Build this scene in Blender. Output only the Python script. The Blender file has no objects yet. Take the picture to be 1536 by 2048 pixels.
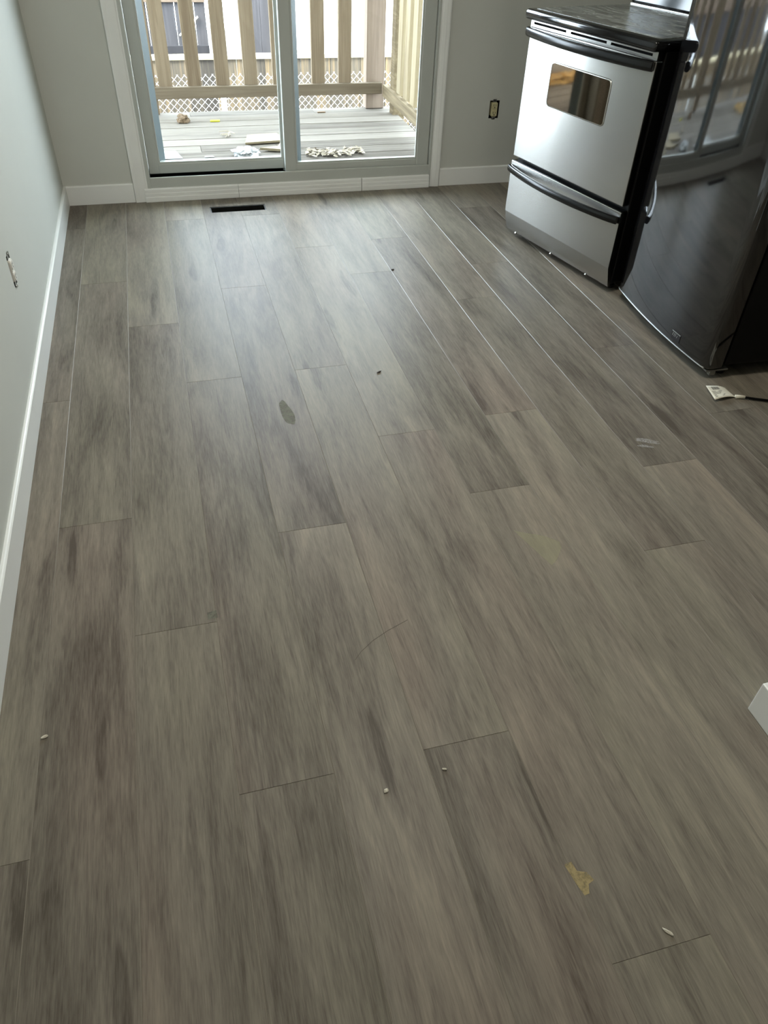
import bpy, bmesh, math, random
from mathutils import Vector, Matrix, noise as mnoise

random.seed(7)
S = bpy.context.scene
C = S.collection
PI = math.pi

# ---------------------------------------------------------------- camera, world, lights, exposure
CAM_H = 1.3584
PITCH, YAW, ROLL = -0.717890983, -0.289366901, -0.0433159067
FOCAL_PX = 1485.65


def rx(a): return Matrix.Rotation(a, 3, 'X')
def ry(a): return Matrix.Rotation(a, 3, 'Y')
def rz(a): return Matrix.Rotation(a, 3, 'Z')


M = rz(YAW) @ rx(PITCH) @ ry(ROLL)
right, fwd, up = M.col[0], M.col[1], M.col[2]
cam = bpy.data.cameras.new('camera')
cam.sensor_fit = 'VERTICAL'
cam.sensor_height = 36.0
cam.lens = 36.0 * FOCAL_PX / 2048.0
cam.clip_start = 0.02
co = bpy.data.objects.new('camera', cam)
C.objects.link(co)
mw = Matrix((right, up, -fwd)).transposed().to_4x4()
mw.translation = Vector((0, 0, CAM_H))
co.matrix_world = mw
S.camera = co

S.view_settings.view_transform = 'Standard'
S.view_settings.look = 'None'
S.view_settings.gamma = 1
S.view_settings.use_curve_mapping = False
S.view_settings.exposure = 1.02

SKY = 10.5
W = bpy.data.worlds.new('sky')
S.world = W
W.use_nodes = True
wt = W.node_tree
wt.nodes.clear()
wo = wt.nodes.new('ShaderNodeOutputWorld')
wb = wt.nodes.new('ShaderNodeBackground')
wr = wt.nodes.new('ShaderNodeValToRGB')
wsep = wt.nodes.new('ShaderNodeSeparateXYZ')
wtc = wt.nodes.new('ShaderNodeTexCoord')
wt.links.new(wtc.outputs['Generated'], wsep.inputs[0])
wt.links.new(wsep.outputs['Z'], wr.inputs[0])
wr.color_ramp.elements[0].position = 0.0
wr.color_ramp.elements[0].color = (1.02, 1.14, 1.30, 1)
wr.color_ramp.elements[1].position = 0.9
wr.color_ramp.elements[1].color = (0.62, 0.70, 0.80, 1)
wt.links.new(wr.outputs[0], wb.inputs[0])
wb.inputs[1].default_value = SKY
wt.links.new(wb.outputs[0], wo.inputs[0])


def light(name, kind, loc, rot, energy, color, **kw):
    d = bpy.data.lights.new(name, kind)
    d.energy = energy
    d.color = color
    for k, v in kw.items():
        setattr(d, k, v)
    o = bpy.data.objects.new(name, d)
    o.location = loc
    o.rotation_euler = rot
    C.objects.link(o)
    return o


# hazy sun outside, coming from the left over the house, never into the room
sun = light('sun', 'SUN', (0, 8, 6), (0, 0, 0), 9.0, (1.0, 0.93, 0.80), angle=0.35)
sun.rotation_euler = Vector((0.62, 0.30, -0.72)).to_track_quat('-Z', 'Y').to_euler()
# added soft fill from behind the camera, no window is built there
light('rear_fill_light', 'AREA', (0.1, -3.3, 1.5), (PI / 2, 0, 0), 13, (1.0, 0.97, 0.90),
      shape='RECTANGLE', size=1.2, size_y=1.4)
# added fill light under the ceiling, brightens the middle of the floor
light('ceiling_fill_light', 'AREA', (0.60, 1.75, 2.34), (0, 0, 0), 13.5, (1.0, 0.93, 0.82),
      shape='DISK', size=0.5)
# portal at the patio door opening: only guides the sky sampling
pl = light('door_sky_portal', 'AREA', (0.645, 4.30, 1.1), (-PI / 2, 0, 0), 1, (1, 1, 1),
           shape='RECTANGLE', size=1.55, size_y=2.1)
pl.data.cycles.is_portal = True


# ---------------------------------------------------------------- materials
def lin(r, g, b):
    f = lambda c: (c / 255 / 12.92) if c / 255 <= 0.04045 else ((c / 255 + 0.055) / 1.055) ** 2.4
    return (f(r), f(g), f(b), 1.0)


class NT:
    def __init__(self, name):
        self.m = bpy.data.materials.new(name)
        self.m.use_nodes = True
        self.t = self.m.node_tree
        self.b = self.t.nodes['Principled BSDF']
        self.out = self.t.nodes['Material Output']

    def n(self, kind, **kw):
        x = self.t.nodes.new(kind)
        for k, v in kw.items():
            setattr(x, k, v)
        return x

    def l(self, a, b):
        self.t.links.new(a, b)

    def coord(self, scale=(1, 1, 1), which='Object', loc=(0, 0, 0)):
        tc = self.n('ShaderNodeTexCoord')
        mp = self.n('ShaderNodeMapping')
        mp.inputs['Scale'].default_value = scale
        mp.inputs['Location'].default_value = loc
        self.l(tc.outputs[which], mp.inputs[0])
        return mp.outputs[0]

    def noise(self, vec, scale=1.0, detail=4, rough=0.55, dist=0.0):
        x = self.n('ShaderNodeTexNoise')
        x.inputs['Scale'].default_value = scale
        x.inputs['Detail'].default_value = detail
        x.inputs['Roughness'].default_value = rough
        x.inputs['Distortion'].default_value = dist
        if vec is not None:
            self.l(vec, x.inputs['Vector'])
        return x.outputs['Fac']

    def ramp(self, fac, stops):
        x = self.n('ShaderNodeValToRGB')
        e = x.color_ramp.elements
        while len(e) < len(stops):
            e.new(0.5)
        for i, (p, c) in enumerate(stops):
            e[i].position = p
            e[i].color = c if len(c) == 4 else (*c, 1)
        self.l(fac, x.inputs[0])
        return x.outputs[0]

    def math(self, op, a, b=None, clamp=False):
        x = self.n('ShaderNodeMath', operation=op, use_clamp=clamp)
        for i, v in enumerate((a, b)):
            if v is None:
                continue
            if isinstance(v, (int, float)):
                x.inputs[i].default_value = v
            else:
                self.l(v, x.inputs[i])
        return x.outputs[0]

    def mix(self, fac, a, b, mode='MIX'):
        x = self.n('ShaderNodeMix', data_type='RGBA', blend_type=mode)
        for sock, v in ((x.inputs[0], fac), (x.inputs[6], a), (x.inputs[7], b)):
            if isinstance(v, (int, float)):
                sock.default_value = v
            elif isinstance(v, tuple):
                sock.default_value = v
            else:
                self.l(v, sock)
        return x.outputs[2]

    def bump(self, h, strength=0.2, dist=0.001):
        x = self.n('ShaderNodeBump')
        x.inputs['Strength'].default_value = strength
        x.inputs['Distance'].default_value = dist
        self.l(h, x.inputs['Height'])
        self.l(x.outputs[0], self.b.inputs['Normal'])

    def set(self, **kw):
        for k, v in kw.items():
            s = self.b.inputs[k.replace('_', ' ')]
            if isinstance(v, (int, float, tuple)):
                s.default_value = v
            else:
                self.l(v, s)
        return self


def plain(name, rgb, rough=0.5, metallic=0.0, var=0.06, scale=9.0, bump=0.0, spec=0.5):
    t = NT(name)
    c = lin(*rgb)
    n = t.noise(t.coord(), scale, 4)
    d = tuple(x * (1 - var) for x in c[:3]) + (1,)
    e = tuple(min(1, x * (1 + var)) for x in c[:3]) + (1,)
    t.set(Base_Color=t.ramp(n, [(0.3, d), (0.7, e)]), Roughness=rough, Metallic=metallic, Specular_IOR_Level=spec)
    if bump:
        t.bump(t.noise(t.coord(), 180, 2), bump, 0.001)
    return t.m


MAT = {}
MAT['wall'] = plain('wall_paint', (194, 196, 189), 0.62, var=0.015, scale=3, bump=0.12)
MAT['ceiling'] = plain('ceiling_paint', (232, 230, 222), 0.8, var=0.01)
MAT['trim'] = plain('white_trim_paint', (229, 231, 228), 0.32, var=0.02, scale=5)
MAT['vinyl'] = plain('white_vinyl_frame', (180, 184, 178), 0.35, var=0.02, scale=6)
MAT['splay'] = plain('skylit_blue_splay', (88, 102, 106), 0.4, var=0.02)
MAT['trackdark'] = plain('track_shade_dark', (34, 34, 31), 0.8, var=0.3, scale=30)  # near-black colour paints the shade inside the sill channel
MAT['black'] = plain('black_plastic', (14, 14, 14), 0.35, var=0.1)
MAT['blackgloss'] = plain('black_enamel', (7, 7, 8), 0.09, var=0.1, spec=0.6)
MAT['handle'] = plain('black_handle_plastic', (7, 7, 7), 0.24, var=0.1, spec=0.4)
MAT['blackside'] = plain('black_side_panel', (6, 6, 6), 0.5, var=0.2, scale=40, bump=0.15, spec=0.2)
MAT['darkmetal'] = plain('duct_metal', (40, 41, 38), 0.45, 0.6, var=0.25, scale=20)
MAT['rubber'] = plain('black_rubber', (8, 8, 8), 0.8, spec=0.15)
MAT['screw'] = plain('bright_screw', (200, 200, 195), 0.25, 0.9)
MAT['ivory'] = plain('ivory_plastic', (196, 190, 150), 0.35, var=0.03)
MAT['whiteplastic'] = plain('white_plastic', (222, 220, 212), 0.35, var=0.03)
MAT['yoke'] = plain('grey_metal_yoke', (140, 140, 135), 0.35, 0.7)
MAT['paper'] = plain('white_paper', (226, 222, 205), 0.7, var=0.04, scale=40)
MAT['ink'] = plain('printed_ink', (70, 68, 60), 0.8)
MAT['lightmark'] = plain('pale_badge_marks', (190, 195, 192), 0.3, 0.6)
MAT['badge'] = plain('dark_grey_badge', (62, 62, 65), 0.35, 0.4)
MAT['galv'] = plain('galvanised_metal', (190, 192, 190), 0.5, 0.1, var=0.05)
MAT['chalk'] = plain('chalky_white_mark', (190, 188, 180), 0.8, var=0.2, scale=60)
MAT['crumb'] = plain('pale_crumb', (205, 200, 184), 0.8, var=0.15, scale=90)
MAT['darkcrumb'] = plain('dark_crumb', (58, 50, 42), 0.8, var=0.2, scale=90)


def floor_material():
    t = NT('grey_brown_vinyl_plank')
    at = t.n('ShaderNodeAttribute', attribute_name='rnd')
    rnd = at.outputs['Fac']
    tc = t.n('ShaderNodeTexCoord')
    sep = t.n('ShaderNodeSeparateXYZ')
    t.l(tc.outputs['Object'], sep.inputs[0])
    off = t.math('MULTIPLY', rnd, 37.0)

    def vec(sx, sy, k):
        cb = t.n('ShaderNodeCombineXYZ')
        t.l(t.math('ADD', t.math('MULTIPLY', sep.outputs['X'], sx), t.math('MULTIPLY', off, k)), cb.inputs[0])
        t.l(t.math('MULTIPLY', sep.outputs['Y'], sy), cb.inputs[1])
        t.l(off, cb.inputs[2])
        return cb.outputs[0]
    broad = t.noise(vec(11, 1.7, 1.7), 1.0, 4, 0.55, 0.8)      # wide soft bands along the plank
    streak = t.noise(vec(58, 4.5, 2.3), 1.0, 5, 0.62, 0.9)    # mid streaks
    fibre = t.noise(vec(380, 24, 3.1), 1.0, 3, 0.6)           # fine fibres
    tone = t.noise(vec(3.0, 0.9, 0.7), 1.0, 2, 0.5)
    # knots / cathedral figure
    v = t.n('ShaderNodeTexVoronoi', feature='F1')
    v.voronoi_dimensions = '2D'
    v.inputs['Scale'].default_value = 1.0
    v.inputs['Randomness'].default_value = 0.95
    dn = t.n('ShaderNodeVectorMath', operation='ADD')
    wn = t.n('ShaderNodeTexNoise')
    wn.inputs['Scale'].default_value = 2.5
    wn.inputs['Detail'].default_value = 3
    base = vec(4.2, 0.62, 0.9)
    t.l(base, wn.inputs['Vector'])
    ws = t.n('ShaderNodeVectorMath', operation='SCALE')
    ws.inputs['Scale'].default_value = 0.35
    t.l(wn.outputs['Color'], ws.inputs[0])
    t.l(base, dn.inputs[0])
    t.l(ws.outputs[0], dn.inputs[1])
    t.l(dn.outputs[0], v.inputs['Vector'])
    dist = v.outputs['Distance']
    knot = t.ramp(dist, [(0.015, (1, 1, 1)), (0.10, (0, 0, 0))])
    rings = t.math('SINE', t.math('MULTIPLY', dist, 110.0))
    ringmask = t.ramp(dist, [(0.03, (1, 1, 1)), (0.26, (0, 0, 0))])
    s = t.math('ADD', t.math('MULTIPLY', broad, 0.50), t.math('MULTIPLY', streak, 0.34))
    s = t.math('ADD', s, t.math('MULTIPLY', fibre, 0.30))
    s = t.math('ADD', s, t.math('MULTIPLY', t.math('SUBTRACT', rnd, 0.5), 0.14))
    s = t.math('SUBTRACT', s, t.math('MULTIPLY', knot, 0.15))
    s = t.math('ADD', s, t.math('MULTIPLY', t.math('MULTIPLY', rings, ringmask), 0.032))
    col = t.ramp(s, [(0.38, lin(84, 78, 71)), (0.48, lin(104, 98, 90)), (0.57, lin(119, 113, 104)),
                     (0.66, lin(131, 125, 114)), (0.76, lin(143, 136, 123))])
    # slow hue drift between brownish, olive and violet grey
    tint = t.ramp(tone, [(0.32, (1.03, 0.98, 0.95)), (0.5, (1, 1, 0.97)), (0.68, (0.985, 1.0, 0.94))])
    col = t.mix(1.0, col, tint, 'MULTIPLY')
    t.set(Base_Color=col, IOR=1.20)
    rgh = t.math('ADD', t.math('MULTIPLY', streak, 0.10), 0.38)
    t.set(Roughness=rgh)
    h = t.math('ADD', t.math('MULTIPLY', fibre, 0.7), t.math('MULTIPLY', streak, 0.5))
    h = t.math('ADD', h, t.math('MULTIPLY', t.math('MULTIPLY', rings, ringmask), 0.35))
    t.bump(h, 0.16, 0.0006)
    return t.m


MAT['floor'] = floor_material()
MAT['plankedge'] = plain('plank_micro_bevel', (124, 117, 105), 0.3, var=0.05)


def steel_material(name, tint=(186, 184, 180), rough=0.25, axis='X'):
    t = NT(name)
    v = t.coord((1.2, 40, 320)) if axis == 'X' else t.coord((900, 60, 2))
    n = t.noise(v, 1.0, 4, 0.6)
    n2 = t.noise(t.coord((3, 3, 3)), 1.0, 3)
    a = lin(*tint)
    t.set(Base_Color=t.mix(n, tuple(x * 0.94 for x in a[:3]) + (1,), a), Metallic=1.0,
          Roughness=rough, Anisotropic=0.8, Anisotropic_Rotation=0.25)
    tg = t.n('ShaderNodeTangent', direction_type='RADIAL', axis='Z')
    t.l(tg.outputs[0], t.b.inputs['Tangent'])
    wave = t.noise(t.coord((6, 1, 0.5)), 1.0, 2, 0.5)
    t.bump(wave, 0.14, 0.004)
    return t.m


MAT['steel'] = steel_material('brushed_stainless')


def fridge_door_material():
    t = NT('black_glossy_textured_door')
    n = t.noise(t.coord((1, 1, 1)), 210, 2, 0.5)
    n2 = t.noise(t.coord((1, 1, 1)), 2.2, 2, 0.5)
    t.set(Base_Color=(0.006, 0.006, 0.0065, 1), IOR=1.95, Roughness=0.05)
    h = t.math('ADD', t.math('MULTIPLY', n, 0.05), n2)
    t.bump(h, 0.04, 0.004)
    return t.m


MAT['fridgedoor'] = fridge_door_material()


def cooktop_material():
    t = NT('smeared_black_glass_cooktop')
    n = t.noise(t.coord((7, 26, 1)), 1.0, 4, 0.6, 1.2)
    f = t.noise(t.coord((1, 1, 1)), 420, 2)
    t.set(Base_Color=t.ramp(n, [(0.34, lin(50, 50, 48)), (0.62, lin(150, 151, 144))]),
          Roughness=t.math('ADD', t.math('MULTIPLY', n, 0.35), 0.05), Specular_IOR_Level=0.8)
    t.bump(t.math('ADD', n, t.math('MULTIPLY', f, 0.1)), 0.35, 0.004)
    return t.m


MAT['cooktop'] = cooktop_material()


def oven_glass():
    t = NT('dark_oven_glass')
    n = t.noise(t.coord((1, 1, 1)), 700, 1)
    t.set(Base_Color=t.ramp(n, [(0.4, lin(96, 84, 72)), (0.7, lin(112, 100, 86))]), Metallic=1.0, Roughness=0.04)
    return t.m


MAT['ovenglass'] = oven_glass()


def pane_glass():
    t = NT('clear_window_glass')
    t.t.nodes.remove(t.b)
    tr = t.n('ShaderNodeBsdfTransparent')
    tr.inputs[0].default_value = (0.95, 0.975, 0.965, 1)
    gl = t.n('ShaderNodeBsdfGlossy')
    gl.inputs['Roughness'].default_value = 0.02
    fr = t.n('ShaderNodeFresnel')
    fr.inputs[0].default_value = 1.35
    mx = t.n('ShaderNodeMixShader')
    sm = t.noise(t.coord(), 6, 3)
    f = t.math('ADD', fr.outputs[0], t.math('MULTIPLY', sm, 0.012))
    geo = t.n('ShaderNodeNewGeometry')
    f = t.math('MULTIPLY', f, t.math('SUBTRACT', 1.0, geo.outputs['Backfacing']))
    t.l(f, mx.inputs[0])
    t.l(tr.outputs[0], mx.inputs[1])
    t.l(gl.outputs[0], mx.inputs[2])
    t.l(mx.outputs[0], t.out.inputs[0])
    return t.m


MAT['glass'] = pane_glass()


def wood(name, dark, mid, light_, along='Z', rough=0.8, attr=False, scale=1.0, objrand=True):
    t = NT(name)
    sc = {'X': (1.6, 40, 40), 'Y': (40, 1.6, 40), 'Z': (40, 40, 1.6)}[along]
    tc = t.n('ShaderNodeTexCoord')
    oi = t.n('ShaderNodeObjectInfo')
    r = oi.outputs['Random']
    if attr:
        r = t.n('ShaderNodeAttribute', attribute_name='rnd').outputs['Fac']
    ad = t.n('ShaderNodeVectorMath', operation='ADD')
    cb = t.n('ShaderNodeCombineXYZ')
    k = t.math('MULTIPLY', r, 23.0)
    for i in range(3):
        t.l(k, cb.inputs[i])
    t.l(tc.outputs['Object'], ad.inputs[0])
    t.l(cb.outputs[0], ad.inputs[1])
    mp = t.n('ShaderNodeMapping')
    mp.inputs['Scale'].default_value = tuple(x * scale for x in sc)
    t.l(ad.outputs[0], mp.inputs[0])
    a = t.noise(mp.outputs[0], 1.0, 5, 0.65, 0.6)
    mp2 = t.n('ShaderNodeMapping')
    mp2.inputs['Scale'].default_value = tuple(x * 0.14 * scale for x in sc)
    t.l(ad.outputs[0], mp2.inputs[0])
    b = t.noise(mp2.outputs[0], 1.0, 3, 0.5)
    s = t.math('ADD', t.math('MULTIPLY', a, 0.6), t.math('MULTIPLY', b, 0.4))
    s = t.math('ADD', s, t.math('MULTIPLY', t.math('SUBTRACT', r, 0.5), 0.22))
    t.set(Base_Color=t.ramp(s, [(0.36, lin(*dark)), (0.5, lin(*mid)), (0.66, lin(*light_))]), Roughness=rough,
          Specular_IOR_Level=0.25)
    t.bump(a, 0.4, 0.002)
    return t.m


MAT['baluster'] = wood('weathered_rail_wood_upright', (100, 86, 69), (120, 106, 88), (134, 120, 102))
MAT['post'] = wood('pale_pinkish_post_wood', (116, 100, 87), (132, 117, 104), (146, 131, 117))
MAT['balside'] = wood('weathered_sunlit_upright', (112, 100, 80), (138, 125, 101), (156, 144, 120))  # lighter copy of the upright wood, sunlight put into the colour
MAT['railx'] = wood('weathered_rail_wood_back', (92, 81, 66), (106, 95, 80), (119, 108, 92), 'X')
MAT['raily'] = wood('weathered_sunlit_rail_side', (104, 92, 72), (130, 117, 94), (148, 135, 111), 'Y')  # lighter than the back rail, the sun's warmth is in the colour
MAT['deck'] = wood('weathered_grey_deck', (78, 72, 64), (104, 98, 90), (122, 116, 107), 'X', attr=True, scale=2.2)
MAT['fenceboard'] = wood('pale_fence_boards', (66, 62, 58), (94, 87, 77), (134, 115, 88), 'Z', attr=True)
MAT['fencecap'] = wood('pale_fence_cap', (190, 180, 152), (208, 200, 172), (220, 213, 190), 'X')
MAT['shed'] = wood('grey_shed_planks', (42, 41, 44), (56, 55, 58), (70, 68, 71), 'Z', attr=True, scale=0.5)
MAT['shedbrown'] = plain('brown_shed_trim', (92, 78, 66), 0.7, var=0.1)
MAT['housewhite'] = plain('white_house_trim', (188, 186, 174), 0.6, var=0.04)
MAT['cardboard'] = plain('weathered_plywood', (140, 128, 104), 0.8, var=0.15, scale=16)
MAT['plasticwrap'] = plain('crumpled_white_plastic', (150, 152, 153), 0.4, var=0.06)
MAT['leaf'] = wood('dry_leaves', (140, 130, 112), (165, 155, 138), (185, 176, 160), 'X')
MAT['yellow'] = plain('yellow_scrap', (182, 178, 50), 0.6, var=0.08)
MAT['brownlump'] = plain('brown_lump', (110, 92, 72), 0.8, var=0.25, scale=50)


def stucco():
    t = NT('off_white_stucco')
    n = t.noise(t.coord(), 26, 4, 0.7)
    t.set(Base_Color=t.ramp(n, [(0.3, lin(205, 202, 190)), (0.7, lin(222, 219, 208))]), Roughness=0.9)
    t.bump(n, 0.6, 0.012)
    return t.m


MAT['stucco'] = stucco()


def gravel():
    t = NT('pale_gravel_yard')
    n = t.noise(t.coord(), 28, 4, 0.7)
    t.set(Base_Color=t.ramp(n, [(0.3, lin(64, 62, 58)), (0.7, lin(100, 97, 90))]), Roughness=0.95)
    t.bump(n, 0.6, 0.02)
    return t.m


MAT['gravel'] = gravel()


def stain(name, rgb, rough, alpha=0.75, scale=60, low=0.4):
    t = NT(name)
    n = t.noise(t.coord(), scale, 4, 0.7)
    c = lin(*rgb)
    t.set(Base_Color=t.ramp(n, [(0.3, tuple(x * 0.85 for x in c[:3]) + (1,)), (0.7, c)]), Roughness=rough, Specular_IOR_Level=0.25,
          Alpha=t.math('MULTIPLY', t.ramp(n, [(0.28, (low, low, low)), (0.55, (1, 1, 1))]), alpha))
    return t.m


MAT['smudge'] = stain('dull_smudge', (120, 121, 108), 0.9, 0.8)
MAT['patch'] = stain('faded_wedge', (168, 164, 134), 0.6, 0.42, 30, 0.9)
MAT['worn'] = stain('tan_worn_patch', (168, 152, 110), 0.7, 0.85, 70)
MAT['scuff'] = stain('white_scuff', (196, 194, 190), 0.8, 0.45, 160, 0.0)
MAT['scratch'] = plain('dark_scratch', (74, 68, 54), 0.7)


# ---------------------------------------------------------------- helpers
def link(name, bm, mat, parent=None, smooth=False, loc=None, rot=None, auto=None):
    me = bpy.data.meshes.new(name)
    bmesh.ops.recalc_face_normals(bm, faces=bm.faces[:])
    bm.to_mesh(me)
    bm.free()
    if smooth:
        me.polygons.foreach_set('use_smooth', [True] * len(me.polygons))
        if auto:
            me.set_sharp_from_angle(angle=math.radians(auto))
    me.materials.append(mat)
    o = bpy.data.objects.new(name, me)
    C.objects.link(o)
    if parent:
        o.parent = parent
    if loc:
        o.location = loc
    if rot:
        o.rotation_euler = rot
    return o


def empty(name, loc=(0, 0, 0), rotz=0.0):
    o = bpy.data.objects.new(name, None)
    o.empty_display_size = 0.1
    o.location = loc
    o.rotation_euler = (0, 0, rotz)
    C.objects.link(o)
    return o


def tag(o, label, cat, group=None, kind=None):
    o['label'] = label
    o['category'] = cat
    if group:
        o['group'] = group
    if kind:
        o['kind'] = kind
    return o


def struct(o, label=None):
    o['kind'] = 'structure'
    if label:
        o['label'] = label
    return o


def box(bm, x0, x1, y0, y1, z0, z1):
    vs = [bm.verts.new(p) for p in ((x0, y0, z0), (x1, y0, z0), (x1, y1, z0), (x0, y1, z0),
                                    (x0, y0, z1), (x1, y0, z1), (x1, y1, z1), (x0, y1, z1))]
    for f in ((0, 3, 2, 1), (4, 5, 6, 7), (0, 1, 5, 4), (1, 2, 6, 5), (2, 3, 7, 6), (3, 0, 4, 7)):
        bm.faces.new([vs[i] for i in f])
    return vs


def bevel(bm, r, seg=2):
    bmesh.ops.bevel(bm, geom=bm.edges[:], offset=r, segments=seg, profile=0.5, affect='EDGES', clamp_overlap=True)


def bbox(x0, x1, y0, y1, z0, z1, r=0.002, seg=2):
    bm = bmesh.new()
    box(bm, x0, x1, y0, y1, z0, z1)
    if r:
        bevel(bm, r, seg)
    return bm


def prism(pts, a, b, axis='X'):
    """closed polygon of (u,v) pulled from a to b along the axis; X: (y,z)  Y: (x,z)  Z: (x,y)"""
    bm = bmesh.new()
    def p3(u, v, w):
        return {'X': (w, u, v), 'Y': (u, w, v), 'Z': (u, v, w)}[axis]
    A = [bm.verts.new(p3(u, v, a)) for u, v in pts]
    B = [bm.verts.new(p3(u, v, b)) for u, v in pts]
    n = len(pts)
    for i in range(n):
        bm.faces.new((A[i], A[(i + 1) % n], B[(i + 1) % n], B[i]))
    bm.faces.new(A)
    bm.faces.new(B[::-1])
    return bm


def tube(bm, pts, r, n=10, cap=True):
    pts = [Vector(p) for p in pts]
    rings = []
    ref = None
    for i, p in enumerate(pts):
        d = (pts[min(i + 1, len(pts) - 1)] - pts[max(i - 1, 0)]).normalized()
        if ref is None:
            ref = d.orthogonal().normalized()
        ref = (ref - d * ref.dot(d)).normalized()
        s = d.cross(ref)
        rr = r[i] if isinstance(r, (list, tuple)) else r
        rings.append([bm.verts.new(p + (ref * math.cos(2 * PI * k / n) + s * math.sin(2 * PI * k / n)) * rr) for k in range(n)])
    for a, b in zip(rings, rings[1:]):
        for k in range(n):
            bm.faces.new((a[k], a[(k + 1) % n], b[(k + 1) % n], b[k]))
    if cap:
        bm.faces.new(rings[0][::-1])
        bm.faces.new(rings[-1])
    return bm


def sweep(path, prof):
    """profile (a: sideways, b: up) swept along a path lying in a horizontal plane"""
    bm = bmesh.new()
    pts = [Vector(p) for p in path]
    rings = []
    for i, p in enumerate(pts):
        d = (pts[min(i + 1, len(pts) - 1)] - pts[max(i - 1, 0)]).normalized()
        side = Vector((d.y, -d.x, 0)).normalized()
        rings.append([bm.verts.new(p + side * a + Vector((0, 0, b))) for a, b in prof])
    n = len(prof)
    for a, b in zip(rings, rings[1:]):
        for k in range(n):
            bm.faces.new((a[k], a[(k + 1) % n], b[(k + 1) % n], b[k]))
    bm.faces.new(rings[0][::-1])
    bm.faces.new(rings[-1])
    return bm


def rrect(x0, x1, y0, y1, r, n=5):
    out = []
    for cx, cy, a0 in ((x1 - r, y1 - r, 0), (x0 + r, y1 - r, PI / 2), (x0 + r, y0 + r, PI), (x1 - r, y0 + r, 1.5 * PI)):
        for k in range(n + 1):
            a = a0 + PI / 2 * k / n
            out.append((cx + r * math.cos(a), cy + r * math.sin(a)))
    return out


def ellipse(a, b, n=14, p=0.75):
    out = []
    for k in range(n):
        t = 2 * PI * k / n
        c, s = math.cos(t), math.sin(t)
        out.append((a * math.copysign(abs(c) ** p, c), b * math.copysign(abs(s) ** p, s)))
    return out


def wall_cells(axis, t0, t1, u0, u1, z0, z1, holes):
    """wall slab between t0 and t1 (thickness) with rectangular holes (ua,ub,za,zb)"""
    bm = bmesh.new()
    us = sorted({u0, u1, *[h[0] for h in holes], *[h[1] for h in holes]})
    zs = sorted({z0, z1, *[h[2] for h in holes], *[h[3] for h in holes]})
    for a, b in zip(us, us[1:]):
        for c, d in zip(zs, zs[1:]):
            mu, mz = (a + b) / 2, (c + d) / 2
            if any(h[0] < mu < h[1] and h[2] < mz < h[3] for h in holes):
                continue
            if axis == 'Y':
                box(bm, a, b, t0, t1, c, d)
            else:
                box(bm, t0, t1, a, b, c, d)
    bmesh.ops.remove_doubles(bm, verts=bm.verts[:], dist=1e-5)
    # drop the doubled inner faces between neighbouring cells
    seen = {}
    for f in bm.faces:
        k = tuple(sorted(v.index for v in f.verts))
        seen.setdefault(k, []).append(f)
    bm.verts.index_update()
    seen = {}
    for f in bm.faces:
        seen.setdefault(tuple(sorted(v.index for v in f.verts)), []).append(f)
    dead = [f for fs in seen.values() if len(fs) > 1 for f in fs]
    bmesh.ops.delete(bm, geom=dead, context='FACES_ONLY')
    return bm


# ---------------------------------------------------------------- room shell
XL, YB, XR, YR, H = -0.512, 4.127, 2.66, -3.6, 2.44
PW = 0.187                      # plank width
X0 = -0.6028                    # seam number 0
PLEN = 1.535
JOINT = {0: 2.256, 1: 1.618, 2: 1.199, 3: 0.754, 4: 1.472, 5: 0.761, 6: 0.309, 7: 1.515, 8: 0.35, 9: 1.185, 10: 1.518, 11: 0.687}
VENT = (0.183, 0.464, 3.900, 3.985)


def build_floor():
    bm = bmesh.new()
    lay = bm.faces.layers.float.new('rnd')
    c, ce, dz = 0.0011, 0.0008, 0.0010

    def plank(x0, x1, y0, y1, r, bl=True, br=True, bb=True, bt=True):
        ax, bx_ = x0 + (c if bl else 0), x1 - (c if br else 0)
        ay, by = y0 + (ce if bb else 0), y1 - (ce if bt else 0)
        top = [bm.verts.new(p) for p in ((ax, ay, 0), (bx_, ay, 0), (bx_, by, 0), (ax, by, 0))]
        mid = [bm.verts.new(p) for p in ((x0, y0, -dz if (bl or bb) else 0), (x1, y0, -dz if (br or bb) else 0),
                                         (x1, y1, -dz if (br or bt) else 0), (x0, y1, -dz if (bl or bt) else 0))]
        bot = [bm.verts.new((v.co.x, v.co.y, -0.012)) for v in mid]
        fs = [bm.faces.new(top)]
        for i in range(4):
            j = (i + 1) % 4
            fs.append(bm.faces.new((mid[i], mid[j], top[j], top[i])))
            if i in (1, 3):
                fs[-1].material_index = 1
            fs.append(bm.faces.new((bot[i], bot[j], mid[j], mid[i])))
        fs.append(bm.faces.new(bot[::-1]))
        for f in fs:
            f[lay] = r
    for row in range(0, 18):
        xa, xb = X0 + row * PW, X0 + (row + 1) * PW
        xa = max(xa, XL - 0.02)
        xb = min(xb, XR + 0.02)
        if xb <= xa:
            continue
        j = JOINT.get(row, random.uniform(0, PLEN))
        while j > YR:
            j -= PLEN
        while j < YB + 0.02:
            y0, y1 = max(j, YR - 0.02), min(j + PLEN, YB + 0.15)
            r = random.random()
            if y1 > y0:
                v = VENT
                if xa < v[1] and xb > v[0] and y0 < v[3] and y1 > v[2]:
                    plank(xa, xb, y0, v[2], r, bt=False)
                    plank(xa, xb, v[3], y1, r, bb=False)
                    if xa < v[0]:
                        plank(xa, v[0], v[2], v[3], r, br=False, bb=False, bt=False)
                    if xb > v[1]:
                        plank(v[1], xb, v[2], v[3], r, bl=False, bb=False, bt=False)
                else:
                    plank(xa, xb, y0, y1, r)
            j += PLEN
    o = link('floor', bm, MAT['floor'])
    o.data.materials.append(MAT['plankedge'])
    return struct(o, 'grey brown wood look vinyl plank floor')


floor = build_floor()

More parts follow.
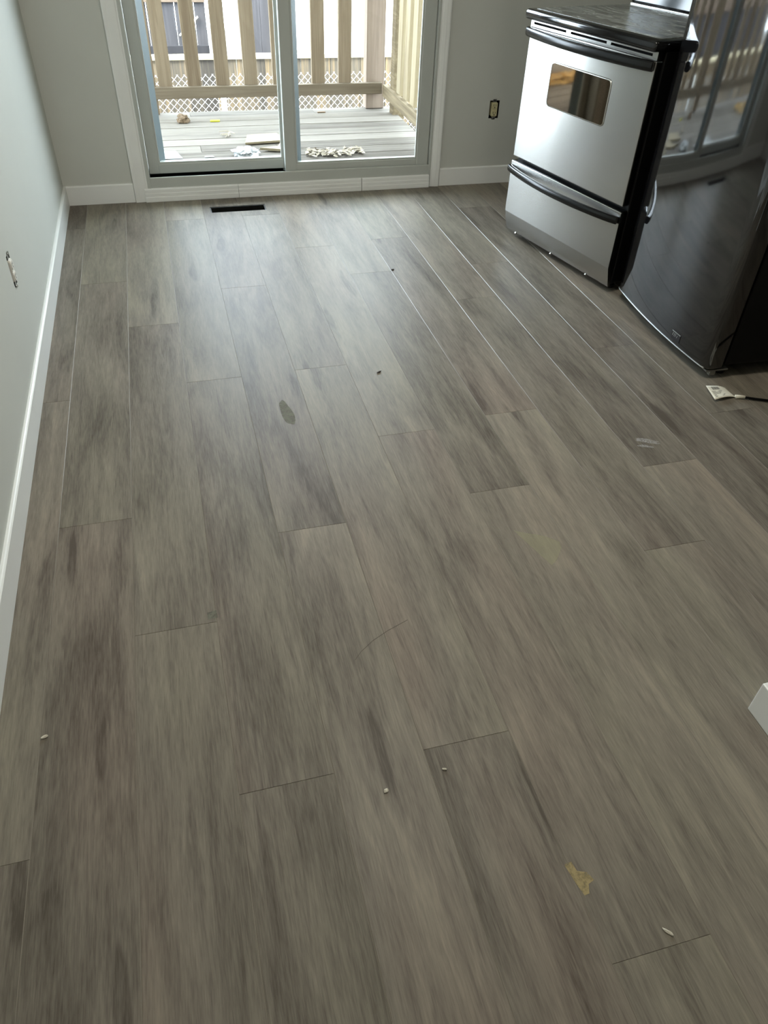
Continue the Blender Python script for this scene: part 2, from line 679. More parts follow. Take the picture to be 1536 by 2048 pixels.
DOOR = (-0.108, 1.408, -0.012, 2.14)
OUT_B = (1.721, 1.776, 0.335, 0.421)
OUT_L = (2.425, 2.480, 0.315, 0.417)
struct(link('wall_back', wall_cells('Y', YB, YB + 0.13, XL - 0.1, XR + 0.1, -0.012, H, [DOOR, OUT_B]), MAT['wall']))
struct(link('wall_left', wall_cells('X', XL - 0.1, XL, YR, YB, -0.012, H, [OUT_L]), MAT['wall']))
struct(link('wall_right', bbox(XR, XR + 0.1, YR, YB, -0.012, H, 0), MAT['wall']))
struct(link('wall_rear', bbox(XL - 0.1, XR + 0.1, YR - 0.1, YR, -0.012, H, 0), MAT['wall']))
struct(link('ceiling', bbox(XL - 0.1, XR + 0.1, YR - 0.1, YB + 0.13, H, H + 0.1, 0), MAT['ceiling']))
# end of a partition wall at the right, only its corner of baseboard reaches the picture
struct(link('wall_partition', bbox(1.060, 1.175, -2.6, 0.675, 0, H, 0.003), MAT['wall']))


def baseboard(name, a, b, z1=0.092, t=0.012, closed=False):
    """a, b on the wall line; the board stands on the left of a->b"""
    a, b = Vector((*a, 0)), Vector((*b, 0))
    d = (b - a).normalized()
    nrm = Vector((-d.y, d.x, 0))
    prof = [(0, 0.0005), (t, 0.0005), (t, z1 - 0.005), (t - 0.003, z1 - 0.0015), (t - 0.006, z1), (0, z1)]
    bm = bmesh.new()
    A = [bm.verts.new(a + nrm * u + Vector((0, 0, v))) for u, v in prof]
    B = [bm.verts.new(b + nrm * u + Vector((0, 0, v))) for u, v in prof]
    n = len(prof)
    for i in range(n):
        bm.faces.new((A[i], A[(i + 1) % n], B[(i + 1) % n], B[i]))
    bm.faces.new(A)
    bm.faces.new(B[::-1])
    return bm


struct(link('baseboard_left', baseboard('l', (XL, YB), (XL, YR)), MAT['trim']), 'white baseboard along the left wall')
struct(link('baseboard_back', baseboard('b', (-0.178, YB), (XL + 0.012, YB)), MAT['trim']), 'short white baseboard left of the patio door')
struct(link('baseboard_back.001', baseboard('b', (XR, YB), (1.462, YB)), MAT['trim']), 'white baseboard behind the stove')
struct(link('baseboard_right', baseboard('r', (XR, YR), (XR, YB)), MAT['trim']))
bm = bbox(1.047, 1.188, -2.6, 0.688, 0.0005, 0.092, 0.0025)
struct(link('baseboard_partition', bm, MAT['trim']), 'white baseboard corner at the right edge')

# ---------------------------------------------------------------- patio door
door = struct(empty('door_1', (0.645, 4.127, 0)), 'white vinyl sliding patio door')
DX = 0.645


def dpart(name, bm, mat, parent=None, smooth=False):
    """a mesh given in world coordinates under the door"""
    bmesh.ops.translate(bm, verts=bm.verts[:], vec=(-DX, -4.127, 0))
    return link(name, bm, mat, parent or door, smooth)


# casing on the room side (ridged boards)
def casing(x0, x1, name, label):
    s = 1 if x1 > x0 else -1
    w = abs(x1 - x0)
    prof = [(0, 4.127), (0, 4.109), (0.006, 4.1075), (0.018, 4.1085), (0.022, 4.1085), (w - 0.022, 4.1115), (w - 0.018, 4.1135), (w - 0.004, 4.1135), (w, 4.127)]
    pts = [(x0 + s * u, v) for u, v in prof]
    struct(link(name, prism(pts, 0.0005, 2.20, 'Z'), MAT['trim']), label)


casing(-0.176, -0.096, 'trim_1', 'white casing board left of the patio door')
casing(1.458, 1.398, 'trim_2', 'white casing board right of the patio door')
struct(link('trim_3', bbox(-0.176, 1.458, 4.107, 4.127, 2.135, 2.215, 0.003), MAT['trim']))

# frame: two jambs, head and the sill with its tracks
JL, JR = -0.096, 1.400
dpart('jamb', bbox(JL - 0.012, JL + 0.006, 4.112, 4.265, 0.0, 2.14, 0.002), MAT['vinyl'])
dpart('jamb', bbox(JR - 0.006, JR + 0.008, 4.112, 4.265, 0.0, 2.14, 0.002), MAT['vinyl'])
dpart('head', bbox(JL, JR, 4.115, 4.265, 2.08, 2.14, 0.002), MAT['vinyl'])
sillp = [(4.114, 0.0005), (4.114, 0.112), (4.116, 0.116), (4.121, 0.116), (4.123, 0.112), (4.123, 0.086),
         (4.232, 0.086), (4.232, 0.126), (4.262, 0.120), (4.262, 0.0005)]
dpart('sill', prism(sillp, JL + 0.006, JR - 0.006, 'X'), MAT['vinyl'])
dpart('track', bbox(JL + 0.008, JR - 0.008, 4.1235, 4.2315, 0.0862, 0.0885, 0), MAT['trackdark'])
dpart('track_seal', bbox(JL + 0.008, 0.604, 4.205, 4.213, 0.0885, 0.119, 0), MAT['rubber'])
# ridged moulding at the foot of the sill, in three lengths
foot = [(4.114, 0.0005), (4.100, 0.0005), (4.099, 0.004), (4.0995, 0.024), (4.1015, 0.026), (4.1015, 0.042), (4.104, 0.044), (4.104, 0.060), (4.107, 0.064), (4.114, 0.066)]
for i, (a, b) in enumerate(((-0.126, 0.348), (0.3495, 1.0125), (1.0155, 1.398))):
    o = struct(link('trim_%d' % (4 + i), prism(foot, a, b, 'X'), MAT['trim']),
               ('left length of ridged white moulding under the patio door', 'middle length of ridged white moulding under the patio door',
                'right length of ridged white moulding under the patio door')[i])


def sash(name, x0, x1, y0, y1, wl, wr, zb, z0):
    """frame of one glass panel"""
    root = empty(name, (0, 0, 0))
    root.parent = door
    zt, rt = 2.085, 0.07
    dpart('stile', bbox(x0, x0 + wl, y0, y1, z0, zt, 0.004), MAT['vinyl'], root)
    dpart('stile', bbox(x1 - wr, x1, y0, y1, z0, zt, 0.004), MAT['vinyl'], root)
    dpart('rail', bbox(x0 + wl - 0.002, x1 - wr + 0.002, y0 + 0.001, y1 - 0.001, z0, zb, 0.003), MAT['vinyl'], root)
    dpart('rail', bbox(x0 + wl - 0.002, x1 - wr + 0.002, y0 + 0.001, y1 - 0.001, zt - rt, zt, 0.003), MAT['vinyl'], root)
    # glazing bead
    b = 0.008
    for r in ((x0 + wl - 0.001, x0 + wl + b, zb, zt - rt), (x1 - wr - b, x1 - wr + 0.001, zb, zt - rt)):
        dpart('bead', bbox(r[0], r[1], y0 + 0.003, y0 + 0.015, r[2], r[3], 0.002), MAT['vinyl'], root)
    dpart('bead', bbox(x0 + wl, x1 - wr, y0 + 0.006, y1 - 0.006, zb - 0.001, zb + b, 0.002), MAT['vinyl'], root)
    # wedge shaped to catch sky light left of the glass, sky blue in its colour
    dpart('splay', prism([(x0 + wl - 0.001, y0 + 0.012), (x0 + wl + 0.036, y1 + 0.018), (x0 + wl - 0.001, y1 + 0.018)], zb, zt - rt, 'Z'), MAT['splay'], root)
    ym = y0 + 0.009
    dpart('glass', bbox(x0 + wl, x1 - wr, ym - 0.002, ym + 0.002, zb, zt - rt, 0), MAT['glass'], root)
    return root


sash('fixed_panel', -0.088, 0.660, 4.182, 4.226, 0.052, 0.058, 0.160, 0.113)
sl = sash('sliding_panel', 0.606, 1.392, 4.128, 4.166, 0.058, 0.066, 0.146, 0.106)
dpart('handle', bbox(1.335, 1.36, 4.098, 4.128, 0.95, 1.15, 0.006), MAT['vinyl'], sl)

# ---------------------------------------------------------------- floor duct opening
vent = tag(empty('floor_vent', ((VENT[0] + VENT[1]) / 2, (VENT[2] + VENT[3]) / 2, 0)),
           'open black heating duct hole in the floor by the patio door', 'vent')
vw, vd = (VENT[1] - VENT[0]) / 2, (VENT[3] - VENT[2]) / 2
bm = bmesh.new()
t_ = 0.003
box(bm, -vw, vw, -vd, -vd + t_, -0.15, -0.004)
box(bm, -vw, vw, vd - t_, vd, -0.15, -0.004)
box(bm, -vw, -vw + t_, -vd + t_, vd - t_, -0.15, -0.004)
box(bm, vw - t_, vw, -vd + t_, vd - t_, -0.15, -0.004)
box(bm, -vw, vw, -vd, vd, -0.153, -0.150)
link('duct', bm, MAT['darkmetal'], vent)
bm = bmesh.new()
for (a, b, c, d) in ((-vw, vw, -vd, -vd + 0.007), (-vw, vw, vd - 0.007, vd), (-vw, -vw + 0.006, -vd + 0.007, vd - 0.007), (vw - 0.006, vw, -vd + 0.007, vd - 0.007)):
    box(bm, a, b, c, d, -0.006, -0.002)
link('rim', bm, MAT['darkmetal'], vent)
bm = bmesh.new()
box(bm, -vw + 0.01, vw - 0.01, -0.006, 0.004, -0.05, -0.046)
link('damper', bm, MAT['darkmetal'], vent)


# ---------------------------------------------------------------- wall sockets without cover plates
def socket(name, loc, rotz, label, face_mat, hw, hh):
    """built facing -Y; the wall surface is y=0"""
    r = tag(empty(name, loc, rotz), label, 'wall socket', 'wall sockets without cover plates')
    bm = bmesh.new()
    t = 0.0015
    box(bm, -hw, hw, 0.048, 0.05, -hh, hh)
    box(bm, -hw, -hw + t, 0.001, 0.048, -hh, hh)
    box(bm, hw - t, hw, 0.001, 0.048, -hh, hh)
    box(bm, -hw + t, hw - t, 0.001, 0.048, -hh, -hh + t)
    box(bm, -hw + t, hw - t, 0.001, 0.048, hh - t, hh)
    link('box', bm, MAT['black'], r)
    bm = bmesh.new()
    box(bm, -0.010, 0.010, 0.000, 0.0016, -hh - 0.006, hh + 0.006)
    y = link('yoke', bm, MAT['yoke'], r)
    body = link('receptacle', prism(rrect(-0.0165, 0.0165, -0.034, 0.034, 0.006), -0.004, 0.03, 'Y'), face_mat, r)
    for s in (-1, 1):
        f = link('outlet_face', prism(rrect(-0.0150, 0.0150, s * 0.018 - 0.0125, s * 0.018 + 0.0125, 0.009), -0.007, -0.003, 'Y'), face_mat, body)
        bm = bmesh.new()
        box(bm, -0.0075, -0.0052, -0.0074, -0.0069, s * 0.018 - 0.002, s * 0.018 + 0.007)
        box(bm, 0.0048, 0.0068, -0.0074, -0.0069, s * 0.018 - 0.001, s * 0.018 + 0.006)
        bm2 = prism([(0.0028 * math.cos(k * PI / 5), s * 0.018 - 0.007 + 0.0028 * math.sin(k * PI / 5)) for k in range(10)], -0.0074, -0.0069, 'Y')
        me = bpy.data.meshes.new('tmp')
        bm2.to_mesh(me)
        bm2.free()
        bm.from_mesh(me)
        bpy.data.meshes.remove(me)
        link('slot', bm, MAT['black'], body)
    for s in (-1, 1):
        bm = bmesh.new()
        tube(bm, [(0, -0.0035, s * (hh + 0.001)), (0, 0.0005, s * (hh + 0.001))], 0.0033, 10)
        link('screw', bm, MAT['screw'], r)
    return r


socket('wall_socket', ((OUT_B[0] + OUT_B[1]) / 2, YB, (OUT_B[2] + OUT_B[3]) / 2), 0.0,
       'ivory socket in bare black box on the back wall beside the stove', MAT['ivory'], 0.0272, 0.043)
socket('wall_socket', (XL, (OUT_L[0] + OUT_L[1]) / 2, (OUT_L[2] + OUT_L[3]) / 2), PI / 2,
       'white socket without cover plate on the left wall', MAT['whiteplastic'], 0.0272, 0.051)

# ---------------------------------------------------------------- stove (local x along its front, y into it)
SW = 0.741
stove = tag(empty('stove', (1.549, 3.371, 0), math.atan2(-0.97487, 0.22279)),
            'stainless steel and black electric stove standing askew beside the fridge', 'stove')
link('body', bbox(-0.004, SW + 0.006, 0.034, 0.60, 0.045, 0.893, 0.004), MAT['blackside'], stove)
# cooktop: black rolled rim and the smeared glass
ct = link('cooktop', bbox(-0.012, SW + 0.012, -0.032, 0.61, 0.893, 0.930, 0.014, 4), MAT['blackgloss'], stove, True, auto=50)
link('glass_top', prism(rrect(0.012, SW - 0.012, 0.006, 0.535, 0.01), 0.9295, 0.9312, 'Z'), MAT['cooktop'], ct)
bg = link('backguard', prism([(0.545, 0.929), (0.53, 0.945), (0.56, 1.12), (0.62, 1.12), (0.62, 0.929)], -0.006, SW + 0.006, 'X'), MAT['blackgloss'], stove)
link('trim_strip', bbox(0.0, SW, 0.522, 0.548, 0.930, 0.936, 0.002), MAT['steel'], bg)
for kx in (0.08, 0.18, 0.56, 0.66):
    bm = bmesh.new()
    tube(bm, [(kx, 0.556, 1.05), (kx, 0.525, 1.045)], 0.022, 20)
    link('knob', bm, MAT['black'], bg, True, auto=40)
# vent strip above the door
cells = wall_cells('Y', 0.0, 0.03, 0.0, SW, 0.866, 0.8925, [(0.02, 0.231, 0.8765, 0.8850), (0.259, 0.471, 0.8765, 0.8850), (0.495, 0.715, 0.8765, 0.8850)])
vs_ = link('vent_strip', cells, MAT['steel'], stove)
link('slot_backing', bbox(0.01, SW - 0.01, 0.014, 0.029, 0.874, 0.888, 0), MAT['rubber'], vs_)
# oven door
dr = link('oven_door', bbox(0.0, SW, 0.0, 0.033, 0.3645, 0.8645, 0.004), MAT['steel'], stove)
gl = link('window', prism(rrect(0.180, 0.540, 0.611, 0.768, 0.016), -0.0022, 0.004, 'Y'), MAT['ovenglass'], dr)
bm = bmesh.new()
o_ = rrect(0.1765, 0.5435, 0.6075, 0.7715, 0.019)
i_ = rrect(0.181, 0.539, 0.612, 0.767, 0.015)
VO = [bm.verts.new((x, -0.0018, z)) for x, z in o_]
VI = [bm.verts.new((x, -0.0030, z)) for x, z in i_]
VB = [bm.verts.new((x, 0.001, z)) for x, z in o_]
for k in range(len(o_)):
    j = (k + 1) % len(o_)
    bm.faces.new((VO[k], VO[j], VI[j], VI[k]))
    bm.faces.new((VB[k], VB[j], VO[j], VO[k]))
link('window_border', bm, MAT['screw'], dr, True)


def bow_handle(x0, x1, z, bow, h, d, name, parent, n=28):
    path = []
    for k in range(n + 1):
        t = k / n
        path.append((x0 + (x1 - x0) * t, -0.008 - bow * (math.sin(PI * t) ** 0.75), z))
    return link(name, sweep(path, ellipse(d, h)), MAT['handle'], parent, True, auto=60)


bow_handle(-0.002, SW - 0.004, 0.8495, 0.044, 0.0175, 0.0120, 'handle', dr)
# gap and drawer
dw = link('drawer', prism([(0.033, 0.343), (0.002, 0.343), (0.0, 0.341), (0.0, 0.118), (0.0, 0.116), (0.022, 0.032), (0.033, 0.030)], -0.003, SW + 0.003, 'X'), MAT['steel'], stove)
bow_handle(-0.002, SW - 0.004, 0.3125, 0.046, 0.0150, 0.0115, 'handle', dw)
link('drawer_lip', bbox(0.0, SW, 0.002, 0.033, 0.3435, 0.3465, 0.0008), MAT['blackgloss'], dw)
for kx in (0.075, 0.35, 0.60):
    bm = bmesh.new()
    tube(bm, [(kx, 0.019, 0.0315), (kx, 0.027, 0.024)], 0.004, 8)
    link('screw', bm, MAT['screw'], dw)
for kx, ky in ((0.05, 0.09), (SW - 0.05, 0.09), (0.05, 0.55), (SW - 0.05, 0.55)):
    bm = bmesh.new()
    tube(bm, [(kx, ky, 0.0005), (kx, ky, 0.012), (kx, ky, 0.013), (kx, ky, 0.048)], [0.017, 0.017, 0.008, 0.008], 14)
    link('foot', bm, MAT['black'], stove)

# ---------------------------------------------------------------- fridge
FW = 0.690
fridge = tag(empty('fridge', (1.768, 2.622, 0), math.atan2(-0.99899, -0.0450)),
             'tall glossy black refrigerator at the right edge with curved doors', 'fridge')
link('body', bbox(0.004, FW - 0.004, 0.078, 0.70, 0.05, 1.66, 0.006), MAT['blackside'], fridge)


def curved_door(z0, z1, name):
    pts = []
    n = 24
    bulge, r = 0.022, 0.022
    front = []
    for k in range(n + 1):
        x = FW * k / n
        u = (x - FW / 2) / (FW / 2)
        y = -bulge * (1 - u * u)
        e = min(x, FW - x)
        if e < r:
            y += r - math.sqrt(max(0, r * r - (r - e) ** 2))
        front.append((x, y))
    xs = [r * (1 - math.cos(PI / 2 * k / 5)) for k in range(6)]
    fl = []
    for x in xs + [r + (FW - 2 * r) * k / n for k in range(1, n)] + [FW - x for x in xs[::-1]]:
        u = (x - FW / 2) / (FW / 2)
        y = -bulge * (1 - u * u)
        e = min(x, FW - x)
        if e < r:
            y += r - math.sqrt(max(0, r * r - (r - e) ** 2))
        fl.append((x, y))
    pts = fl + [(FW, 0.066), (0, 0.066)]
    bm = prism(pts, z0, z1, 'Z')
    es = [e for e in bm.edges if abs(e.verts[0].co.z - e.verts[1].co.z) < 1e-6]
    bmesh.ops.bevel(bm, geom=es, offset=0.005, segments=2, profile=0.5, affect='EDGES', clamp_overlap=True)
    return link(name, bm, MAT['fridgedoor'], fridge, True, auto=40), fl


d1, fl = curved_door(0.042, 1.16, 'door')
d2, _ = curved_door(1.172, 1.655, 'door')
link('gasket', bbox(0.01, FW - 0.01, 0.064, 0.080, 0.055, 1.65, 0), MAT['rubber'], fridge)
# pale bottom edge of the lower door
bm = bmesh.new()
tube(bm, [(x, y - 0.0012, 0.0445) for x, y in fl[3:-3]], 0.0022, 8)
link('edge_trim', bm, MAT['lightmark'], d1, True)
link('kick_plate', bbox(0.03, FW - 0.03, 0.075, 0.095, 0.008, 0.052, 0.002), MAT['black'], fridge)
# hinge and roller at the near bottom corner
bm = bbox(FW - 0.075, FW - 0.004, 0.012, 0.10, 0.030, 0.036, 0.001)
hg = link('hinge', bm, MAT['yoke'], fridge)
link('bracket', prism([(FW - 0.004, 0.036), (FW - 0.004, 0.014), (FW - 0.018, 0.014), (FW - 0.034, 0.036)], 0.030, 0.052, 'Y'), MAT['yoke'], hg)
bm = bmesh.new()
tube(bm, [(FW - 0.022, 0.030, 0.020), (FW - 0.022, 0.030, 0.042)], 0.006, 10)
link('pin', bm, MAT['screw'], hg)
for kx in (0.05, FW - 0.05):
    bm = bmesh.new()
    tube(bm, [(kx, 0.10, 0.0005), (kx, 0.10, 0.014), (kx, 0.10, 0.015), (kx, 0.10, 0.052)], [0.020, 0.020, 0.009, 0.009], 14)
    link('foot', bm, MAT['black'], fridge)
for kx in (0.06, FW - 0.06):
    bm = bmesh.new()
    tube(bm, [(kx - 0.012, 0.62, 0.0255), (kx + 0.012, 0.62, 0.0255)], 0.025, 16)
    link('roller', bm, MAT['black'], fridge)
# small badge with pale marks near the bottom
bx0, bz0 = 0.475, 0.060


def yfront(x):
    u = (x - FW / 2) / (FW / 2)
    return -0.022 * (1 - u * u)


bm = bmesh.new()
q = [(bx0, bz0), (bx0 + 0.052, bz0), (bx0 + 0.052, bz0 + 0.030), (bx0, bz0 + 0.030)]
A = [bm.verts.new((x, yfront(x) - 0.0018, z)) for x, z in q]
B = [bm.verts.new((x, yfront(x) + 0.001, z)) for x, z in q]
bm.faces.new(A)
for k in range(4):
    bm.faces.new((A[k], A[(k + 1) % 4], B[(k + 1) % 4], B[k]))
bd = link('badge', bm, MAT['badge'], d1)
bm = bmesh.new()
for k, (sx, hh) in enumerate(((0.006, 0.013), (0.015, 0.013), (0.022, 0.013), (0.032, 0.010))):
    x = bx0 + sx
    zc = bz0 + 0.012
    y = yfront(x) - 0.0023
    vs = [bm.verts.new((x + a, y, z)) for a, z in ((0, zc), (0.0025, zc), (0.0055, zc + hh), (0.003, zc + hh))]
    bm.faces.new(vs)
x = bx0
vs = [bm.verts.new((a, yfront(a) - 0.0023, z)) for a, z in ((x, bz0 + 0.0275), (x + 0.052, bz0 + 0.0275), (x + 0.052, bz0 + 0.0305), (x, bz0 + 0.0305))]
bm.faces.new(vs)
link('marks', bm, MAT['lightmark'], bd)

# ---------------------------------------------------------------- cord with its white tag
cord = tag(empty('power_cord', (1.80, 1.80, 0)), 'black power cord with white paper tag lying below the fridge', 'cord')


def cp(x, y, z): return (x - 1.80, y - 1.80, z)


bm = bmesh.new()
pts = []
for k in range(31):
    t = k / 30
    x = 1.806 + 0.72 * t
    y = 1.792 - 0.115 * math.sin(PI * min(1, t * 1.15)) + 0.05 * t
    pts.append(cp(x, y, 0.0045 + 0.003 * (1 - t)))
tube(bm, pts, 0.0040, 10)
link('wire', bm, MAT['rubber'], cord, True)
outline = [(1.713, 1.872), (1.698, 1.792), (1.781, 1.797), (1.796, 1.806), (1.800, 1.820), (1.790, 1.868), (1.775, 1.882)]
bm = bmesh.new()
nu, nv = 12, 8


def tagpt(u, v):
    a = Vector((1.713, 1.872)).lerp(Vector((1.698, 1.792)), v)
    b = Vector((1.790, 1.878)).lerp(Vector((1.792, 1.803)), v)
    p = a.lerp(b, u)
    z = 0.002 + 0.014 * (1 - u) * (1 - 0.4 * v) + 0.006 * math.sin(PI * u) * v
    if u > 0.75:
        k = (u - 0.75) / 0.25
        p = p.lerp(Vector((1.800, 1.803, 0)), 0.16 * k * (1 - v))
    return Vector(cp(p.x, p.y, z))


G = [[bm.verts.new(tagpt(i / nu, j / nv)) for j in range(nv + 1)] for i in range(nu + 1)]
for i in range(nu):
    for j in range(nv):
        bm.faces.new((G[i][j], G[i + 1][j], G[i + 1][j + 1], G[i][j + 1]))
tg = link('tag', bm, MAT['paper'], cord, True)
sm = tg.modifiers.new('thick', 'SOLIDIFY')
sm.thickness = 0.0006
bm = bmesh.new()
tube(bm, [cp(1.786, 1.800, 0.006), cp(1.800, 1.795, 0.0075), cp(1.816, 1.789, 0.0075)], [0.0075, 0.0062, 0.0058], 10)
link('wrap', bm, MAT['paper'], cord, True)
bm = bmesh.new()


def mark(u0, u1, v0, v1):
    vs = [bm.verts.new(tagpt(u, v) + Vector((0, 0, 0.0013))) for u, v in ((u0, v0), (u1, v0), (u1, v1), (u0, v1))]
    bm.faces.new(vs)


for k in range(9):
    mark(0.22 + k * 0.045, 0.22 + k * 0.045 + (0.022 if k % 3 else 0.03), 0.10, 0.34)
for k in range(5):
    mark(0.10, 0.62 - 0.08 * (k % 3), 0.44 + 0.095 * k, 0.47 + 0.095 * k)
link('printing', bm, MAT['ink'], tg)


# ---------------------------------------------------------------- marks and crumbs on the floor
def flat(name, pts, mat, z=0.0004):
    bm = bmesh.new()
    bm.faces.new([bm.verts.new((x, y, z)) for x, y in pts])
    o = link(name, bm, mat, floor)
    return o


def blob_pts(cx, cy, a, b, rot, n=26, jag=0.12, seed=0):
    rr = random.Random(seed)
    ph = [rr.uniform(0, 6.28) for _ in range(4)]
    out = []
    for k in range(n):
        t = 2 * PI * k / n
        m = 1 + jag * (math.sin(2 * t + ph[0]) + 0.6 * math.sin(3 * t + ph[1]) + 0.5 * math.sin(5 * t + ph[2]))
        x, y = a * m * math.cos(t), b * m * math.sin(t)
        out.append((cx + x * math.cos(rot) - y * math.sin(rot), cy + x * math.sin(rot) + y * math.cos(rot)))
    return out


flat('smudge', blob_pts(0.262, 2.036, 0.017, 0.082, 0.10, seed=3), MAT['smudge'])
flat('faded_patch', [(0.768, 1.340), (0.790, 1.325), (0.840, 1.300), (0.872, 1.270), (0.868, 1.245), (0.835, 1.205), (0.815, 1.190), (0.800, 1.235), (0.785, 1.285)], MAT['patch'])
flat('worn_patch', [(0.512, 0.478), (0.527, 0.480), (0.530, 0.462), (0.546, 0.456), (0.553, 0.440), (0.540, 0.436), (0.534, 0.421), (0.524, 0.420), (0.519, 0.440)], MAT['worn'])
for k, (cx, cy, a, b) in enumerate(((1.345, 1.640, 0.035, 0.010), (1.330, 1.612, 0.022, 0.007), (1.365, 1.622, 0.016, 0.006))):
    flat('scuff_mark', blob_pts(cx, cy, a, b, -0.25, jag=0.25, seed=10 + k), MAT['scuff'])
arc = [(0.249, 1.014), (0.268, 1.034), (0.301, 1.058), (0.345, 1.080), (0.398, 1.100)]
flat('scratch', [(x, y + 0.0008) for x, y in arc] + [(x, y - 0.0008) for x, y in arc[::-1]], MAT['scratch'])
st = [(-0.061, 1.209), (-0.038, 1.211), (-0.040, 1.235), (-0.062, 1.232)]
flat('sticker', st, MAT['smudge'])

CR = [('pale plaster crumb on the floor near the left wall', -0.407, 0.972, 0.008, 0.003, 'crumb'),
      ('white crumb alone in the middle foreground', 0.235, 0.693, 0.005, 0.004, 'crumb'),
      ('tiny tan crumb right of the white crumb in the foreground', 0.360, 0.709, 0.005, 0.002, 'crumb'),
      ('white sliver on the floor at lower right', 0.635, 0.330, 0.010, 0.0025, 'crumb'),
      ('thin dark scrap on the floor in the middle', 0.620, 2.219, 0.012, 0.003, 'darkcrumb'),
      ('dark speck by a plank end before the stove', 0.901, 3.058, 0.007, 0.005, 'darkcrumb')]
for k, (lb, x, y, a, b, m) in enumerate(CR):
    bm = bmesh.new()
    bmesh.ops.create_icosphere(bm, subdivisions=2, radius=1.0)
    for v in bm.verts:
        nn = 1 + 0.35 * mnoise.noise(v.co * 1.7 + Vector((k * 5, 0, 0)))
        v.co = Vector((v.co.x * a * nn, v.co.y * b * nn, (v.co.z + 0.9) * 0.0028 * nn))
    o = link('crumb', bm, MAT[m], loc=(x, y, 0.0002), rot=(0, 0, (0.3, 0.4, -0.3, -0.9, 0.6, 0.2)[k]))
    tag(o, lb, 'crumb', 'crumbs on the floor')

# ---------------------------------------------------------------- added housing for the ceiling fill light (out of the picture, above)
fill_lamp = tag(empty('added_ceiling_light', (0.60, 1.75, H)), 'added round white housing at the unseen ceiling fill light', 'fill_lamp')
bm = bmesh.new()
tube(bm, [(0, 0, -0.0005), (0, 0, -0.045)], 0.15, 28)
link('base', bm, MAT['whiteplastic'], fill_lamp, True, auto=40)

# ---------------------------------------------------------------- outside: deck
DZ = -0.05
bm = bmesh.new()
lay = bm.faces.layers.float.new('rnd')
y = 4.275
k = 0
while y < 6.10:
    w = min(0.138, 6.135 - y)
    splits = [-2.6, random.uniform(-0.6, 0.4), random.uniform(0.6, 1.3), 1.72] if k % 3 == 0 else [-2.6, 1.72]
    for a, b in zip(splits, splits[1:]):
        n0 = len(bm.faces)
        dzr = random.uniform(-0.003, 0.001)
        box(bm, a + 0.001, b - 0.001, y, y + w, DZ - 0.035 + dzr, DZ + dzr)
        bm.faces.ensure_lookup_table()
        r = random.random()
        for f in bm.faces[n0:]:
            f[lay] = r
    y += w + 0.005
    k += 1
struct(link('deck', bm, MAT['deck']), 'weathered grey wooden deck outside the patio door')
struct(link('deck_joist', bbox(-2.6, 1.70, 4.28, 6.10, -0.16, -0.09, 0), MAT['shedbrown']))
struct(link('wall_outside', wall_cells('Y', 4.258, 4.30, -4, 4, -1.0, 3.4, [(-0.108, 1.408, -0.02, 2.14)]), MAT['stucco']))
# unseen slab added over the patio door to hold back high sky light
struct(link('sky_blocker', bbox(-4, 4.5, 4.30, 5.75, 2.36, 2.56, 0.01), MAT['housewhite']))
struct(link('ground', bbox(-9, 12, 4.3, 16, -1.1, -1.0, 0), MAT['gravel']))


# ---------------------------------------------------------------- railings
def baluster_mesh(h, mat='baluster'):
    bm = bbox(-0.0475, 0.0475, -0.019, 0.019, 0, h, 0.003)
    me = bpy.data.meshes.new('baluster')
    bm.to_mesh(me)
    bm.free()
    me.materials.append(MAT[mat])
    return me


RB = 6.034
rail = tag(empty('deck_railing', (0.6, RB, DZ)), 'brown wooden railing across the back of the deck', 'railing')


def rpart(name, bm, mat, root):
    l_ = root.location
    bmesh.ops.translate(bm, verts=bm.verts[:], vec=(-l_.x, -l_.y, -l_.z))
    return link(name, bm, mat, root)


rpart('bottom_rail', bbox(-2.4, 1.64, RB, RB + 0.036, 0.054, 0.128, 0.004), MAT['railx'], rail)
rpart('top_rail', bbox(-2.4, 1.70, RB + 0.0, RB + 0.12, 0.95, 0.988, 0.004), MAT['railx'], rail)
rpart('post', bbox(1.525, 1.664, RB + 0.0365, RB + 0.13, DZ, 0.95, 0.004), MAT['post'], rail)
rpart('post', bbox(-0.085, 0.012, RB + 0.0365, RB + 0.13, DZ, 0.95, 0.004), MAT['baluster'], rail)
bme = baluster_mesh(0.83)
for x in (-1.52, -1.32, -1.12, -0.92, -0.72, -0.52, -0.32, 0.078, 0.278, 0.476, 0.674, 0.880, 1.164, 1.361):
    b = bpy.data.objects.new('baluster', bme)
    C.objects.link(b)
    b.parent = rail
    b.location = (x - 0.6, 0.058 - 0.012, 0.128 - DZ - 0.008)
    b.rotation_euler = (0, random.uniform(-0.006, 0.006), 0)

side = tag(empty('deck_railing', (1.66, 5.2, DZ)), 'sunlit cream wooden railing along the right side of the deck', 'railing')
rpart('bottom_rail', bbox(1.640, 1.676, 4.42, 6.03, 0.040, 0.118, 0.004), MAT['raily'], side)
rpart('top_rail', bbox(1.62, 1.74, 4.42, 6.03, 0.95, 0.988, 0.004), MAT['raily'], side)
rpart('post', bbox(1.677, 1.767, 4.34, 4.43, DZ, 0.95, 0.004), MAT['baluster'], side)
rpart('post', bbox(1.677, 1.767, 5.86, 5.95, -0.2, 0.95, 0.004), MAT['raily'], side)
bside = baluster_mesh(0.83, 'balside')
for k in range(9):
    b = bpy.data.objects.new('baluster', bside)
    C.objects.link(b)
    b.parent = side
    b.location = (1.696 - 1.66, 5.74 - 0.2 * k * 0.85 - 5.2, 0.118 - DZ - 0.008)
    b.rotation_euler = (0, 0, PI / 2)

